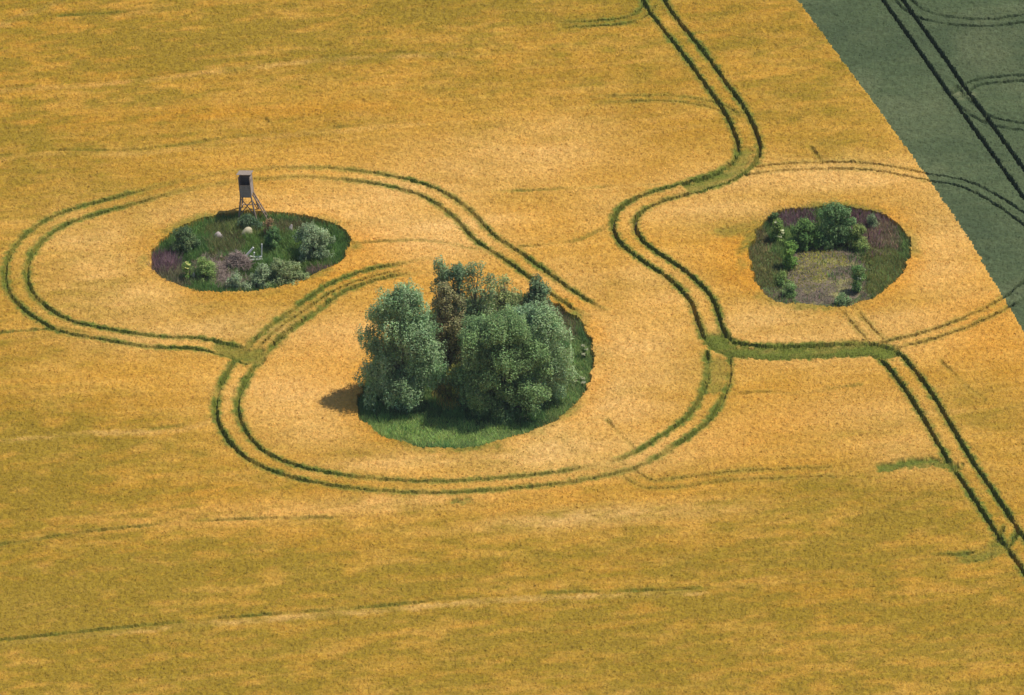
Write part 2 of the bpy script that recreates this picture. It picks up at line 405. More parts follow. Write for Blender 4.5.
for a in [(90, 250, 5, 8, .35), (400, 215, 8, 8, .42), (430, 235, 7, 5, .5), (340, 210, 9, 4, .4), (500, 160, 9, 5, .35), (540, 140, 7, 4, .25), (560, 450, 14, 5, .5), (600, 410, 6, 9, .45), (300, 400, 6, 7, .42),
          (330, 340, 6, 5, .4), (350, 505, 16, 2, .4), (600, 515, 10, 1.6, .45), (420, 462, 10, 2, .45), (640, 350, 5, 8, .4), (660, 300, 4, 6, .35), (820, 330, 12, 5, .4), (780, 320, 7, 4, .35), (940, 210, 5, 9, .3), (900, 440, 5, 6, .25),
          (720, 210, 9, 3, .35), (810, 178, 13, 3, .42), (940, 270, 4, 7, .35), (210, 210, 10, 3, .3), (230, 330, 12, 3, .35), (130, 300, 7, 5, .35), (620, 205, 5, 4, .2), (560, 300, 5, 6, .35), (860, 420, 9, 5, .2), (30, 610, 3, 3, .1)]:
    a = (*a[:4], a[4]*1.35); blob(*a, pal, 8, .5)
for a in [(200, 115, 16, 1.2, .55), (70, 120, 8, 1.2, .45), (60, 20, 12, 6, .35), (60, 70, 14, 7, .3), (320, 262, 7, 3.5, .7), (350, 250, 4, 4, .6), (745, 255, 3, 4.5, .75), (750, 235, 3, 2, .6), (560, 305, 3, 2, .7), (550, 300, 3, 2, .6), (600, 490, 14, 2, .45),
          (240, 500, 16, 5, .35), (330, 360, 4, 6, .35), (900, 600, 14, 6, .2), (760, 440, 9, 6, .3), (985, 330, 4, 7, .35)]:
    blob(*a, orn, 8, .5)
grn = np.clip(grn, 0, 1); pal = np.clip(pal, 0, 1); orn = np.clip(orn, 0, 1)
# mottling everywhere
strk = vnoise(X, Y, .8, 71, 12, 2.6, 3)
big = vnoise(X, Y, 5, 72, 10, 3.2, 3)
base_g = np.clip(big*.6-.08, 0, .6)*.7
outer = np.clip((Y*-1-8)/30, 0, 1)+np.clip((Y-26)/25, 0, 1)+.7*np.clip((-X-20)/20, 0, 1)  # margins darker: crop ripeness and lens vignetting both put into the olive colour
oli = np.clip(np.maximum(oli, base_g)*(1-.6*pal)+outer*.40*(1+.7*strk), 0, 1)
oli = np.clip(oli*(1+.45*strk+.25*vnoise(X, Y, .5, 73, 10, 2.0, 2)), 0, .85)
grn = np.clip(np.maximum(grn, sstep(.25, .85, cut)*.75)*(1+.3*strk), 0, 1)

hn = vnoise(X, Y, .33, 81, octv=2)*.06+jr.normal(0, .022, X.shape)+vnoise(X, Y, 6, 82)*.04
Z = (ZC+hn)*(1-cut)
Z = np.where(cut > .97, 0.0, np.maximum(Z, 0.0)).astype(np.float32)
# which side of the field boundary
bx = np.interp(Y, boundary[::-1, 1], boundary[::-1, 0])+edge_n*.10
right = X > bx
Z = np.where(right & (cut < .9), Z-.03, Z)
g_all = np.stack([grn, pal, orn, np.ones_like(grn)], -1)
gg = g_all.copy()
gfac = np.clip(cut*1.5+grn*.3, 0, 1)
gg[..., 0] = np.clip(np.maximum(gfac, np.clip(vnoise(X, Y, 1.3, 91, 60, 2, 3)*1.2-.75, 0, .8)), 0, 1); gg[..., 1] = np.clip(vnoise(X, Y, 6, 92, octv=3)*.6, 0, .35); gg[..., 2] = 0
for px, py, rr in ((958, 93, .5), (971, 94, .45), (961, 98, .3)):
    c = gp(px, py, ZC); q = np.exp(-((X-c[0])**2+(Y-c[1])**2)/(rr*rr)); gg[..., 1] = np.maximum(gg[..., 1], q*1.0); gg[..., 0] *= 1-q
idx = np.arange(X.size).reshape(X.shape)
a, b, c_, d_ = idx[:-1, :-1], idx[:-1, 1:], idx[1:, 1:], idx[1:, :-1]
full = (cut > .97); gone = full[:-1, :-1] & full[:-1, 1:] & full[1:, 1:] & full[1:, :-1]
rt = right[:-1, :-1]
V = np.stack([X, Y, Z], -1).reshape(-1, 3)
def crop(name, mask, mat, att, ol, label, cat):
    F = np.stack([a[mask], b[mask], c_[mask], d_[mask]], 1)
    u, inv = np.unique(F, return_inverse=True)
    o = mesh_np(name, V[u], inv.reshape(F.shape), mat, smooth=False, attrs={'cover': att.reshape(-1, 4)[u], 'olive': ol.ravel()[u]})
    tag(o, label, cat, kind='stuff'); return o
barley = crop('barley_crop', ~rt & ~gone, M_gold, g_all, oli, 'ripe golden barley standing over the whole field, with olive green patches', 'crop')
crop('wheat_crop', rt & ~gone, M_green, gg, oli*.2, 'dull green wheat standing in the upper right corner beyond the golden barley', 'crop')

def ears(n):
    r = np.random.default_rng(77); P = np.stack([r.uniform(-46, 46, n), r.uniform(-62, 68, n)], 1)
    i = np.clip(((P[:, 0]-gx[0])/DX).round().astype(int), 0, len(gx)-1); j = np.clip(((P[:, 1]-gy[0])/DY).round().astype(int), 0, len(gy)-1)
    ok = (cut[j, i] < .45) & ~right[j, i] & (r.uniform(0, 1, n) > grn[j, i]*.5); P, i, j = P[ok], i[ok], j[ok]; n = len(P)
    col = np.tile([.66, .365, .068], (n, 1)); mx = lambda c, k, f: c*(1-f[:, None])+np.array(k)*f[:, None]
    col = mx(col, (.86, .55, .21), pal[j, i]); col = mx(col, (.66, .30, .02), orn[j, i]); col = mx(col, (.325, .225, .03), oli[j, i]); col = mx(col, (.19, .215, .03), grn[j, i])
    col = np.clip(col*(1.04+r.normal(0, .19, (n, 1)))*(1+r.normal(0, .04, (n, 3))), .01, .9)
    h = r.uniform(.06, .22, n); w_ = r.uniform(.03, .10, n); th = r.uniform(0, 2*np.pi, n); la = r.normal(2.9, .9, n)
    dx, dy = np.cos(th)*w_/2, np.sin(th)*w_/2; zb = Z[j, i]-.05
    b0 = np.stack([P[:, 0]-dx, P[:, 1]-dy, zb], 1); b1 = np.stack([P[:, 0]+dx, P[:, 1]+dy, zb], 1)
    tip = np.stack([P[:, 0]+np.cos(la)*h*.9, P[:, 1]+np.sin(la)*h*.9, zb+h], 1)
    mesh_np('ears', np.stack([b0, b1, tip], 1).reshape(-1, 3), np.arange(3*n).reshape(n, 3), M_awn, barley, attrs={'leaf_color': np.repeat(col, 3, 0)})['kind'] = 'stuff'
ears(520000)

# --- ground far beyond and the same crops beyond the close-up grid
def sheet(name, x0, x1, y0, y1, z, mat, nx=2, ny=2):
    xs = np.linspace(x0, x1, nx); ys = np.linspace(y0, y1, ny); A, B = np.meshgrid(xs, ys)
    Vv = np.stack([A, B, np.full(A.shape, z)], -1).reshape(-1, 3); ii = np.arange(A.size).reshape(A.shape)
    F = np.stack([ii[:-1, :-1], ii[:-1, 1:], ii[1:, 1:], ii[1:, :-1]], -1).reshape(-1, 4); return Vv, F
Vv, F = sheet('ground', -3000, 3000, -2500, 6000, 0, M_ground, 40, 40)
o = mesh_np('ground', Vv, F, M_ground); tag(o, kind='structure')
x0, x1, y0, y1 = gx[0]+.02, gx[-1]-.02, gy[0]+.02, gy[-1]-.02
def far_poly(name, left, mat, label):
    xs = np.concatenate([np.linspace(-700, x0, 60), np.linspace(x0, x1, 60)[1:], np.linspace(x1, 700, 60)[1:]])
    ys = np.concatenate([np.linspace(-500, y0, 40), np.linspace(y0, y1, 80)[1:], np.linspace(y1, 900, 60)[1:]])
    A, B = np.meshgrid(xs, ys)
    Bd = np.interp(B, boundary[::-1, 1], boundary[::-1, 0])
    ii = np.arange(A.size).reshape(A.shape)
    cx = (A[:-1, :-1]+A[1:, 1:])/2; cy = (B[:-1, :-1]+B[1:, 1:])/2; cb = np.interp(cy, boundary[::-1, 1], boundary[::-1, 0])
    m = ~((cx > x0) & (cx < x1) & (cy > y0) & (cy < y1)) & ((cx <= cb) if left else (cx > cb))
    F = np.stack([ii[:-1, :-1][m], ii[:-1, 1:][m], ii[1:, 1:][m], ii[1:, :-1][m]], 1)
    u, inv = np.unique(F, return_inverse=True)
    Vv = np.stack([A, B, np.full(A.shape, ZC-.02)], -1).reshape(-1, 3)[u]
    cov = np.zeros((len(u), 4), np.float32); cov[:, 3] = 1; cov[:, 0] = np.clip(vnoise(Vv[:, 0], Vv[:, 1], 18, 95, 10, 2, 2)*.3, 0, .4) if left else .2
    tag(mesh_np(name, Vv, inv.reshape(F.shape), mat, attrs={'cover': cov}), label, 'crop', kind='stuff')
far_poly('barley_crop', True, M_gold, 'golden barley of the same field running on outside the picture')
far_poly('wheat_crop', False, M_green, 'green wheat of the neighbouring field running on outside the picture')

# --- wheel ruts: strips of soil on the ground
zz = 0
names = {}
for name, L, hw in ribbons: names.setdefault(name, []).append((L, hw))
for name, ls in names.items():
    Vs, Fs, n0 = [], [], 0; zz += 1
    for L, hw in ls:
        L = L[::3]; A_, B_ = offset(L, hw), offset(L, -hw); m = len(L)
        Vs.append(np.hstack([np.vstack([A_, B_]), np.full((2*m, 1), .004*zz)]))
        k = np.arange(m-1); Fs.append(np.stack([k, k+m, k+m+1, k+1], 1)+n0); n0 += 2*m
    tag(mesh_np('wheel_track', np.vstack(Vs), np.vstack(Fs), M_rut), kind='structure')

# --- floors of the three hollows
def floor(name, poly, mat, z, shrink=0.0):
    c = poly.mean(0); P = c+(poly-c)*(1-shrink); n = len(P)
    Vv = np.vstack([np.hstack([P, np.full((n, 1), z)]), [[c[0], c[1], z]]]); k = np.arange(n)
    F = np.stack([k, (k+1) % n, np.full(n, n)], 1)
    tag(mesh_np(name, Vv, F, mat), kind='structure')
for P_ in ponds: floor('weedy_ground', P_, M_weedfloor, .05, -.02)
mud = catmull(gps(z1([(265, 440), (275, 350), (340, 300), (480, 285), (620, 300), (690, 350), (700, 460), (690, 560), (600, 625), (450, 640), (330, 625), (270, 540)], 5.56, 740, 190)), .3, True)
floor('pond_mud', mud, M_mud, .054)

# ------------------------------------------------------------------ plants
def jitter_col(base, n, r, v=.25, h=.08):
    b = np.tile(np.asarray(base, float), (n, 1)); return np.clip(b*(1+r.normal(0, v, (n, 1)))*(1+r.normal(0, h, (n, 3))), .004, .9)
def blades(name, pos, hgt, wid, col, parent=None, loc=None, r=rng, lean=1.0, z0=0.0, mat=None):
    n = len(pos); th = r.uniform(0, 2*np.pi, n); dx, dy = np.cos(th)*wid/2, np.sin(th)*wid/2
    la = r.uniform(0, 2*np.pi, n); lr = hgt*lean*r.uniform(0, 1, n)
    b0 = np.stack([pos[:, 0]-dx, pos[:, 1]-dy, np.full(n, z0)], 1); b1 = np.stack([pos[:, 0]+dx, pos[:, 1]+dy, np.full(n, z0)], 1)
    tip = np.stack([pos[:, 0]+np.cos(la)*lr, pos[:, 1]+np.sin(la)*lr, z0+hgt], 1)
    Vv = np.stack([b0, b1, tip], 1).reshape(-1, 3); F = np.arange(3*n).reshape(n, 3)
    return mesh_np(name, Vv, F, mat or M_blade, parent, attrs={'leaf_color': np.repeat(col, 3, 0)}, loc=loc)
def leaf_quads(cen, nrm, size, col, r, aspect=1.7):
    n = len(cen); nrm = nrm/(np.linalg.norm(nrm, axis=1)[:, None]+1e-9)
    a_ = np.cross(nrm, r.normal(0, 1, (n, 3))); a_ /= np.linalg.norm(a_, axis=1)[:, None]+1e-9; b_ = np.cross(nrm, a_)
    s = (size*r.uniform(.6, 1.3, n))[:, None]/2; l = s*aspect
    Vv = np.stack([cen-a_*l, cen-b_*s*.8, cen+a_*l, cen+b_*s*.8], 1).reshape(-1, 3)
    return Vv, np.arange(4*n).reshape(n, 4), np.repeat(col, 4, 0)

def make_plant(name, px, py, label, cat, h, rx, ry=None, col=(.08, .11, .05), col2=None, env='oval', nclump=60, per=320, leaf=.13, csz=.75,
               low=.0, group=None, seed=0, lean=(0, 0), sparse=False, droop=0., flowers=None, stem_r=None, kind_parts=('trunk', 'crown'), lobes=None, vary=.2):
    """a woody plant: stem mesh with limbs running to every clump of leaves, and a crown of separate leaves"""
    r = np.random.default_rng(seed+1000); ry = ry or rx
    g = gp(px, py, .05); t = thing(name, (g[0], g[1], .05), label, cat, group)
    cl = []; tries = 0
    while len(cl) < nclump and tries < nclump*60:
        tries += 1
        u = r.uniform(low, 1); th = r.uniform(0, 2*np.pi); q = r.uniform(.0, 1)**.45
        if env == 'oval': f = math.sqrt(max(0, 1-((u-.42)/.60)**2))
        elif env == 'willow': f = (1-max(0, (u-.30)/.72)**1.7)*min(1, .78+u)
        elif env == 'dome': f = math.sqrt(max(0, 1-(max(u-.50, 0)/.52)**2))*(.78+.22*min(1, u/.4))
        elif env == 'cone': f = max(.0, (1-u))**.7*min(1, u/.10+.5)
        elif env == 'column': f = math.sqrt(max(0, 1-(max(u-.62, 0)/.42)**2))*min(1, .45+u)
        elif env == 'bush': f = math.sqrt(max(0, 1-u**2.2))
        f *= 1+.22*math.sin(3*th+seed)+.12*math.sin(5*th+2*seed+6*u)
        p = np.array([math.cos(th)*rx*q*f, math.sin(th)*ry*q*f, u*h])
        if sparse and any(np.linalg.norm(p-c0[:3]) < csz*.75 for c0 in cl): continue
        p[:2] += np.array(lean)*u
        cl.append(np.array([*p, r.uniform(.65, 1.25)*csz]))
    if lobes:
        for lx, ly, lz, lr, ln in lobes:
            for k in range(ln): cl.append(np.array([lx, ly, lz, 0])+np.array([*r.normal(0, lr*.45, 3), csz*r.uniform(.6, 1.0)]))
    cl = np.array(cl)
    cl[:, 2] = np.clip(cl[:, 2], cl[:, 3]*.45, None)
    # limbs
    sr = stem_r or h*.018+.03; mb = MB()
    tp = np.array([[lean[0]*k, lean[1]*k, h*k*.86] for k in np.linspace(0, 1, 7)]); tp[1:, :2] += r.normal(0, .03*h*.3, (6, 2))
    mb.tube(tp, np.linspace(sr, sr*.22, 7), 8)
    for i in range(0, len(cl), max(1, len(cl)//46)):
        c0 = cl[i]; k = np.clip(c0[2]/h*.8-.08, .03, .8); s0 = tp[int(k*6)]+(tp[min(6, int(k*6)+1)]-tp[int(k*6)])*(k*6-int(k*6))
        e = c0[:3]; mid = (s0+e)/2+np.array([0, 0, -.08*np.linalg.norm(e[:2]-s0[:2])])+r.normal(0, .05, 3)
        mb.tube([s0, mid, e], [sr*.33, sr*.22, sr*.08], 5)
    mb.build(kind_parts[0], M_bark if name.endswith('tree') else M_stemwood, t, True)
    # leaves
    cen, nr, cc = [], [], []; col2 = col2 or col
    for c0 in cl:
        n = int(per*(c0[3]/csz)**2*r.uniform(.7, 1.2))
        dv = r.normal(0, 1, (n, 3)); dv /= np.linalg.norm(dv, axis=1)[:, None]
        q = r.uniform(.35, 1.0, n)**.6; rad = c0[3]*np.array([1, 1, .85+droop])
        P = c0[:3]+dv*q[:, None]*rad*(1+.25*np.sin(dv[:, :1]*7+c0[0]*3)); P[:, 2] -= droop*.15*np.abs(r.normal(0, 1, n))*c0[3]
        ok = P[:, 2] > .03; P = P[ok]; dv = dv[ok]; n = len(P)
        mixv = np.clip(r.normal(.5, .35)+r.normal(0, .25, n), 0, 1)[:, None]
        base = np.array(col)*(1-mixv)+np.array(col2)*mixv
        base = base*(1+r.normal(0, .10))*(1+r.normal(0, vary, (n, 1)))*(1+r.normal(0, .06, (n, 3)))
        cen.append(P); nr.append(dv*.75+np.array([0, 0, .45])+r.normal(0, .42, (n, 3))); cc.append(np.clip(base*np.array([2.15, 2.2, 1.75]), .006, .8))
    cen, nr, cc = np.vstack(cen), np.vstack(nr), np.vstack(cc)
    Vv, F, cv = leaf_quads(cen, nr, np.full(len(cen), leaf), cc, r)
    mesh_np(kind_parts[1], Vv, F, M_leaf, t, attrs={'leaf_color': cv})
    if flowers:
        nf, fc, fs, side = flowers; fl = []
        top = cen[(cen[:, 2] > np.quantile(cen[:, 2], .2))]
        heads = top[r.integers(0, len(top), nf)]
        for hd in heads:
          P = hd+np.clip(r.normal(0, 1, (34, 3)), -1.3, 1.3)*np.array([fs, fs, fs*.35])+np.array([0, -.10, .12])
          Vv, F, cv = leaf_quads(P, np.tile([0, -.25, 1.], (len(P), 1))+r.normal(0, .2, (len(P), 3)), np.full(len(P), .10), jitter_col(fc, len(P), r, .08, .03), r, 1.1)
          mesh_np('flower_head', Vv, F, M_leaf, t, attrs={'leaf_color': cv})
    return t
TK = ('trunk', 'crown'); SK = ('stems', 'foliage')

# the clump of trees in the middle hollow
WIL = (.115, .175, .098); WIL2 = (.19, .255, .165)
make_plant('willow_tree', 403, 401, 'tall silvery green willow at the left side of the tree clump, leaves reaching the grass', 'tree', 10.3, 3.0, 2.6, WIL, WIL2, 'willow', 165, 400, .105, .72, low=.03,
           seed=1, droop=.35, lobes=[(-2.5, 0, 6.0, .6, 5), (-2.1, 0, 5.0, .9, 8), (-2.0, 0, 7.9, .8, 8), (-1.2, 0, 9.3, .7, 5), (.9, .2, 9.7, .6, 5), (2.2, -.4, 6.6, .9, 7), (-2.6, -1, 2.6, 1.2, 10), (2.5, -1, 3.0, 1.0, 8)])
make_plant('broad_tree', 503, 411, 'broad round green tree, largest crown at the front right of the clump', 'tree', 8.4, 2.9, 2.6, (.085, .135, .062), (.145, .205, .10), 'dome', 170, 400, .105, .80, low=.03,
           seed=2, lobes=[(-2.2, -1.2, 2.0, 1.0, 9), (2.6, -1.2, 2.4, 1.2, 10), (2.6, -.4, 5.0, 1.0, 8), (-2.3, -.4, 6.2, .9, 7), (.4, 0, 8.5, .9, 7)])
make_plant('broad_tree', 477, 405, 'lower left companion crown leaning against the broad round tree', 'tree', 7.4, 1.9, 1.8, (.08, .13, .065), (.13, .19, .10), 'oval', 80, 380, .105, .75, low=.03, seed=31, droop=.15)
make_plant('broad_tree', 524, 392, 'taller bluish green crown between the broad round tree and the pale willow', 'tree', 7.3, 2.0, 1.8, (.09, .14, .09), (.15, .21, .14), 'oval', 90, 360, .105, .72, low=.05, seed=32, droop=.2, lobes=[(-.8, 0, 7.0, .6, 5)])
make_plant('willow_tree', 545, 398, 'pale green willow at the right end of the clump beside the open grass', 'tree', 7.9, 1.9, 2.0, (.13, .19, .11), (.21, .27, .17), 'oval', 90, 380, .105, .70, low=.03,
           seed=3, droop=.3, lobes=[(.9, -.6, 3.0, .9, 8), (-.8, -1, 2.6, .9, 7), (.7, 0, 6.6, .6, 5)])
make_plant('dying_tree', 447, 372, 'reddish brown half dead tree between the two big green crowns', 'tree', 7.9, 1.45, 1.2, (.135, .13, .072), (.205, .175, .10), 'column', 76, 210, .10, .52, low=.10, seed=4, lobes=[(.7, -.3, 3.2, .8, 10), (-.2, 0, 7.9, .4, 4)], vary=.3)
make_plant('poplar_tree', 441, 362, 'slim bluish green poplar rising behind the reddish brown tree, tallest tip', 'tree', 9.3, .62, .6, (.11, .155, .09), (.18, .22, .14), 'column', 40, 130, .11, .46, low=.22, seed=5, sparse=True)
make_plant('poplar_tree', 459, 366, 'dark bluish green poplar right of the reddish brown tree', 'tree', 9.0, 1.05, .9, (.085, .13, .08), (.15, .20, .125), 'cone', 58, 160, .11, .55, low=.2, seed=6, lobes=[(-.6, 0, 8.4, .5, 5), (.5, -.2, 4.6, .7, 8)])
make_plant('airy_tree', 477, 362, 'thin open tree with gaps in its crown behind the round tree', 'tree', 9.2, .95, .8, (.12, .155, .09), (.18, .215, .13), 'column', 36, 95, .11, .48, low=.3, seed=7, sparse=True, stem_r=.08, lobes=[(-.8, 0, 8.0, .5, 4), (-.4, 0, 8.8, .4, 3), (.9, 0, 6.4, .6, 4), (1.0, 0, 7.6, .5, 4), (0, 0, 4.6, .8, 8)])
make_plant('birch_tree', 503, 350, 'wispy pale olive tree top behind the round tree', 'tree', 6.7, 1.5, 1.2, (.15, .175, .085), (.22, .24, .12), 'oval', 60, 110, .10, .5, low=.2, seed=8, lobes=[(-1.0, 0, 6.0, .4, 4)])
make_plant('column_tree', 536, 350, 'narrow dark grey green tree standing up at the back right of the clump', 'tree', 6.5, .8, .8, (.07, .105, .065), (.11, .15, .09), 'column', 48, 200, .12, .45, low=.1, seed=9)
make_plant('brown_shrub', 524, 348, 'brownish shrub tucked left of the narrow dark tree', 'shrub', 4.6, .8, .8, (.11, .10, .055), (.15, .135, .075), 'oval', 26, 120, .10, .42, seed=10, kind_parts=SK)
make_plant('alder_tree', 520, 372, 'green tree filling the back of the clump between round tree and pale willow', 'tree', 5.6, 2.0, 1.4, (.085, .13, .065), (.14, .19, .10), 'dome', 70, 260, .12, .7, seed=11)
make_plant('alder_tree', 478, 385, 'green tree behind the round crown and right of the brown tree', 'tree', 6.2, 1.3, 1.2, (.075, .12, .06), (.125, .18, .09), 'dome', 60, 240, .12, .65, seed=12)
make_plant('shrub', 458, 396, 'low yellowish green shrub in the gap between the two big crowns', 'shrub', 2.6, 1.0, .9, (.20, .20, .06), (.27, .25, .08), 'bush', 30, 170, .11, .45, seed=13, kind_parts=SK)  # leaf colour brightened to stand for sunlight falling into the gap
# bushes of the left hollow
SIL = (.135, .175, .115); SIL2 = (.20, .24, .165)
make_plant('willow_bush', 313, 256, 'large silvery willow bush at the right end of the left hollow', 'bush', 2.6, 1.55, 1.5, SIL, SIL2, 'bush', 70, 200, .09, .42, seed=20, kind_parts=SK, group='silvery willow bushes of the left hollow')
make_plant('willow_bush', 283, 283, 'wide silvery willow bush at the lower rim of the left hollow', 'bush', 1.9, 1.75, 1.2, (.125, .16, .085), (.19, .22, .125), 'bush', 62, 200, .09, .4, seed=21, kind_parts=SK, group='silvery willow bushes of the left hollow')
make_plant('willow_bush', 262, 285, 'small silvery willow bush left of the wide one on the lower rim', 'bush', 1.7, .8, .8, SIL, SIL2, 'bush', 26, 180, .09, .38, seed=22, kind_parts=SK, group='silvery willow bushes of the left hollow')
make_plant('willow_bush', 236, 289, 'grey green low bush below the brush pile', 'bush', 1.3, .9, .7, (.15, .185, .13), (.22, .25, .18), 'bush', 26, 160, .085, .35, seed=23, kind_parts=SK)
make_plant('bush', 205, 280, 'light green feathery bush right of the yellow flowering shrub', 'bush', 1.9, .85, .8, (.12, .17, .06), (.19, .24, .10), 'bush', 34, 190, .08, .38, seed=24, kind_parts=SK)
make_plant('bush', 184, 252, 'dark green bush at the upper left of the left hollow', 'bush', 2.0, 1.15, 1.0, (.05, .085, .045), (.10, .13, .065), 'bush', 44, 200, .09, .4, seed=25, kind_parts=SK)
make_plant('bush', 274, 249, 'dark leafy bush right of the cream boulder', 'bush', 1.9, .6, .7, (.05, .095, .04), (.09, .15, .06), 'bush', 28, 180, .09, .35, seed=26, kind_parts=SK)
make_plant('bush', 248, 229, 'low dark bush between the feet of the wooden hide', 'bush', 1.1, .9, .8, (.045, .08, .05), (.09, .13, .08), 'bush', 24, 170, .08, .35, seed=27, kind_parts=SK)
make_plant('flowering_shrub', 187, 280, 'small shrub dotted with yellow flowers in the left hollow', 'shrub', 1.5, .42, .4, (.09, .15, .04), (.14, .2, .06), 'bush', 16, 140, .08, .28, seed=28, kind_parts=SK, flowers=(14, (.72, .70, .25), .045, 0))
make_plant('dead_weeds', 268, 236, 'reddish brown dead dock stalks right of the hide ladder', 'weeds', 1.6, .35, .4, (.15, .095, .06), (.22, .14, .09), 'column', 18, 110, .07, .26, seed=29, kind_parts=SK)
# bushes of the right hollow
make_plant('bush', 834, 243, 'tallest dark green bush at the back of the right hollow', 'bush', 3.5, 1.35, 1.1, (.06, .11, .05), (.12, .18, .085), 'dome', 66, 220, .10, .48, seed=40, kind_parts=SK)
make_plant('bush', 806, 246, 'rounded dark green bush left of the tallest one in the right hollow', 'bush', 2.2, 1.2, 1.0, (.055, .105, .035), (.11, .17, .06), 'bush', 46, 220, .10, .42, seed=41, kind_parts=SK)
make_plant('bush', 858, 247, 'yellowish green bush right of the tallest one in the right hollow', 'bush', 1.9, .75, .7, (.10, .135, .045), (.16, .19, .07), 'bush', 28, 190, .09, .38, seed=42, kind_parts=SK)
make_plant('elder_bush', 777, 240, 'elder bush with creamy flower heads at the left rim of the right hollow', 'bush', 1.7, .6, .7, (.07, .12, .035), (.14, .19, .06), 'bush', 24, 180, .09, .34, seed=43, kind_parts=SK, flowers=(15, (.80, .80, .52), .085, 0))
make_plant('bush', 789, 267, 'bright green leafy bush left of the dry mud', 'bush', 2.1, .5, .7, (.075, .14, .035), (.14, .21, .055), 'bush', 30, 180, .09, .34, seed=44, kind_parts=SK)
make_plant('bush', 784, 284, 'small green bush at the lower left rim of the right hollow', 'bush', 1.0, .45, .5, (.09, .14, .05), (.15, .2, .07), 'bush', 14, 150, .08, .3, seed=45, kind_parts=SK)
make_plant('bush', 789, 296, 'green bush with pale tips at the bottom left of the right hollow', 'bush', 1.1, .6, .5, (.07, .13, .04), (.16, .21, .10), 'bush', 20, 160, .08, .32, seed=46, kind_parts=SK)
make_plant('bush', 858, 291, 'upright green bush with pale speckles right of the dry mud', 'bush', 2.3, .5, .5, (.06, .12, .04), (.14, .19, .08), 'column', 30, 160, .085, .34, seed=47, kind_parts=SK, flowers=(4, (.5, .55, .4), .1, 0))
make_plant('bush', 774, 223, 'tiny dark bush at the upper left rim of the right hollow', 'bush', 1.0, .42, .4, (.045, .08, .03), (.08, .12, .045), 'bush', 12, 150, .08, .28, seed=48, kind_parts=SK)
make_plant('bush', 843, 304, 'grey green low bush at the bottom rim of the right hollow', 'bush', .9, .6, .5, (.09, .14, .07), (.15, .2, .11), 'bush', 16, 150, .08, .3, seed=49, kind_parts=SK)
make_plant('bush', 872, 226, 'small grey green bush among purple weeds of the right hollow', 'bush', 1.1, .5, .5, (.08, .11, .07), (.13, .16, .10), 'bush', 14, 150, .08, .3, seed=50, kind_parts=SK)
# umbels on the open grass of the middle hollow
for px, py, lb, sd in ((583, 356, 'cream umbel weeds highest on the grass right of the trees', 60), (579, 382, 'cream umbel weeds lower on the grass near the right rim', 61), (565, 381, 'pale umbel weeds at the foot of the pale willow', 62)):
    make_plant('umbel_plant', px, py, lb, 'weeds', .75, .42, .75, (.09, .14, .05), (.14, .18, .07), 'bush', 12, 90, .07, .25, seed=sd, kind_parts=SK, flowers=(6, (.42, .42, .26), .09, 0), group='umbel weeds on the grass')

# weeds of the hollows: thousands of blades
def pond_weeds(poly, zones, label, seed, dens=170, hb=.55, base=((.07, .12, .035), (.10, .15, .04))):
    r = np.random.default_rng(seed); mn, mx = poly.min(0), poly.max(0); n = int((mx-mn).prod()*dens)
    p = r.uniform(mn, mx, (n, 2)); p = p[inside(p[:, 0], p[:, 1], poly.mean(0)+(poly-poly.mean(0))*1.03)]; n = len(p)
    nz = vnoise(p[:, 0], p[:, 1], 1.1, seed, octv=3); nz2 = vnoise(p[:, 0], p[:, 1], 2.6, seed+3, octv=2)
    col = np.array(base[0])[None]*(1-np.clip(.5+nz2, 0, 1))[:, None]+np.array(base[1])[None]*np.clip(.5+nz2, 0, 1)[:, None]
    col = col*(1+.35*nz[:, None]); hg = hb*(1+.55*nz)*r.uniform(.5, 1.2, n); keep = np.ones(n, bool)
    cc_ = poly.mean(0); rim = ~inside(p[:, 0], p[:, 1], cc_+(poly-cc_)*.93); hg[rim] = np.maximum(hg[rim], r.uniform(.35, .75, rim.sum()))
    for (px, py, rx, ry, cc, hm, kp) in zones:
        c = gp(px, py, .3); q = ((p[:, 0]-c[0])/rx)**2+((p[:, 1]-c[1])/ry)**2+.5*nz
        m = (q < 1) & (r.uniform(0, 1, n) < .85); col[m] = np.array(cc)*(1+.3*nz[m, None]); hg[m] *= hm; keep &= ~(m & (r.uniform(0, 1, n) > kp))
    col = np.clip(col*2.35*(1+r.normal(0, .22, (n, 1)))*(1+r.normal(0, .07, (n, 3))), .01, .8)
    ns = int(len(poly)*9); k = r.integers(0, len(poly), ns); cc_ = poly.mean(0); dv = poly[k]-cc_; L_ = np.linalg.norm(dv, axis=1)[:, None]
    ps = poly[k]+dv/L_*np.abs(r.normal(0, .28, (ns, 1)))+r.normal(0, .1, (ns, 2)); oks = vnoise(ps[:, 0], ps[:, 1], .9, seed+9)+r.normal(0, .3, ns) > -.05; ps = ps[oks]; ns = len(ps)
    p = np.vstack([p, ps]); hg = np.append(hg, r.uniform(.5, .85, ns)); keep = np.append(keep, np.ones(ns, bool))
    col = np.vstack([col, jitter_col((.26, .27, .07), ns, r, .3, .12)])
    p, hg, col = p[keep], hg[keep], col[keep]; n = len(p)
    o = blades('weeds', p, np.clip(hg, .10, 1.3), r.uniform(.05, .12, n), col, r=r, z0=.04); tag(o, label, 'weeds', kind='stuff')
PUR = (.125, .08, .085)
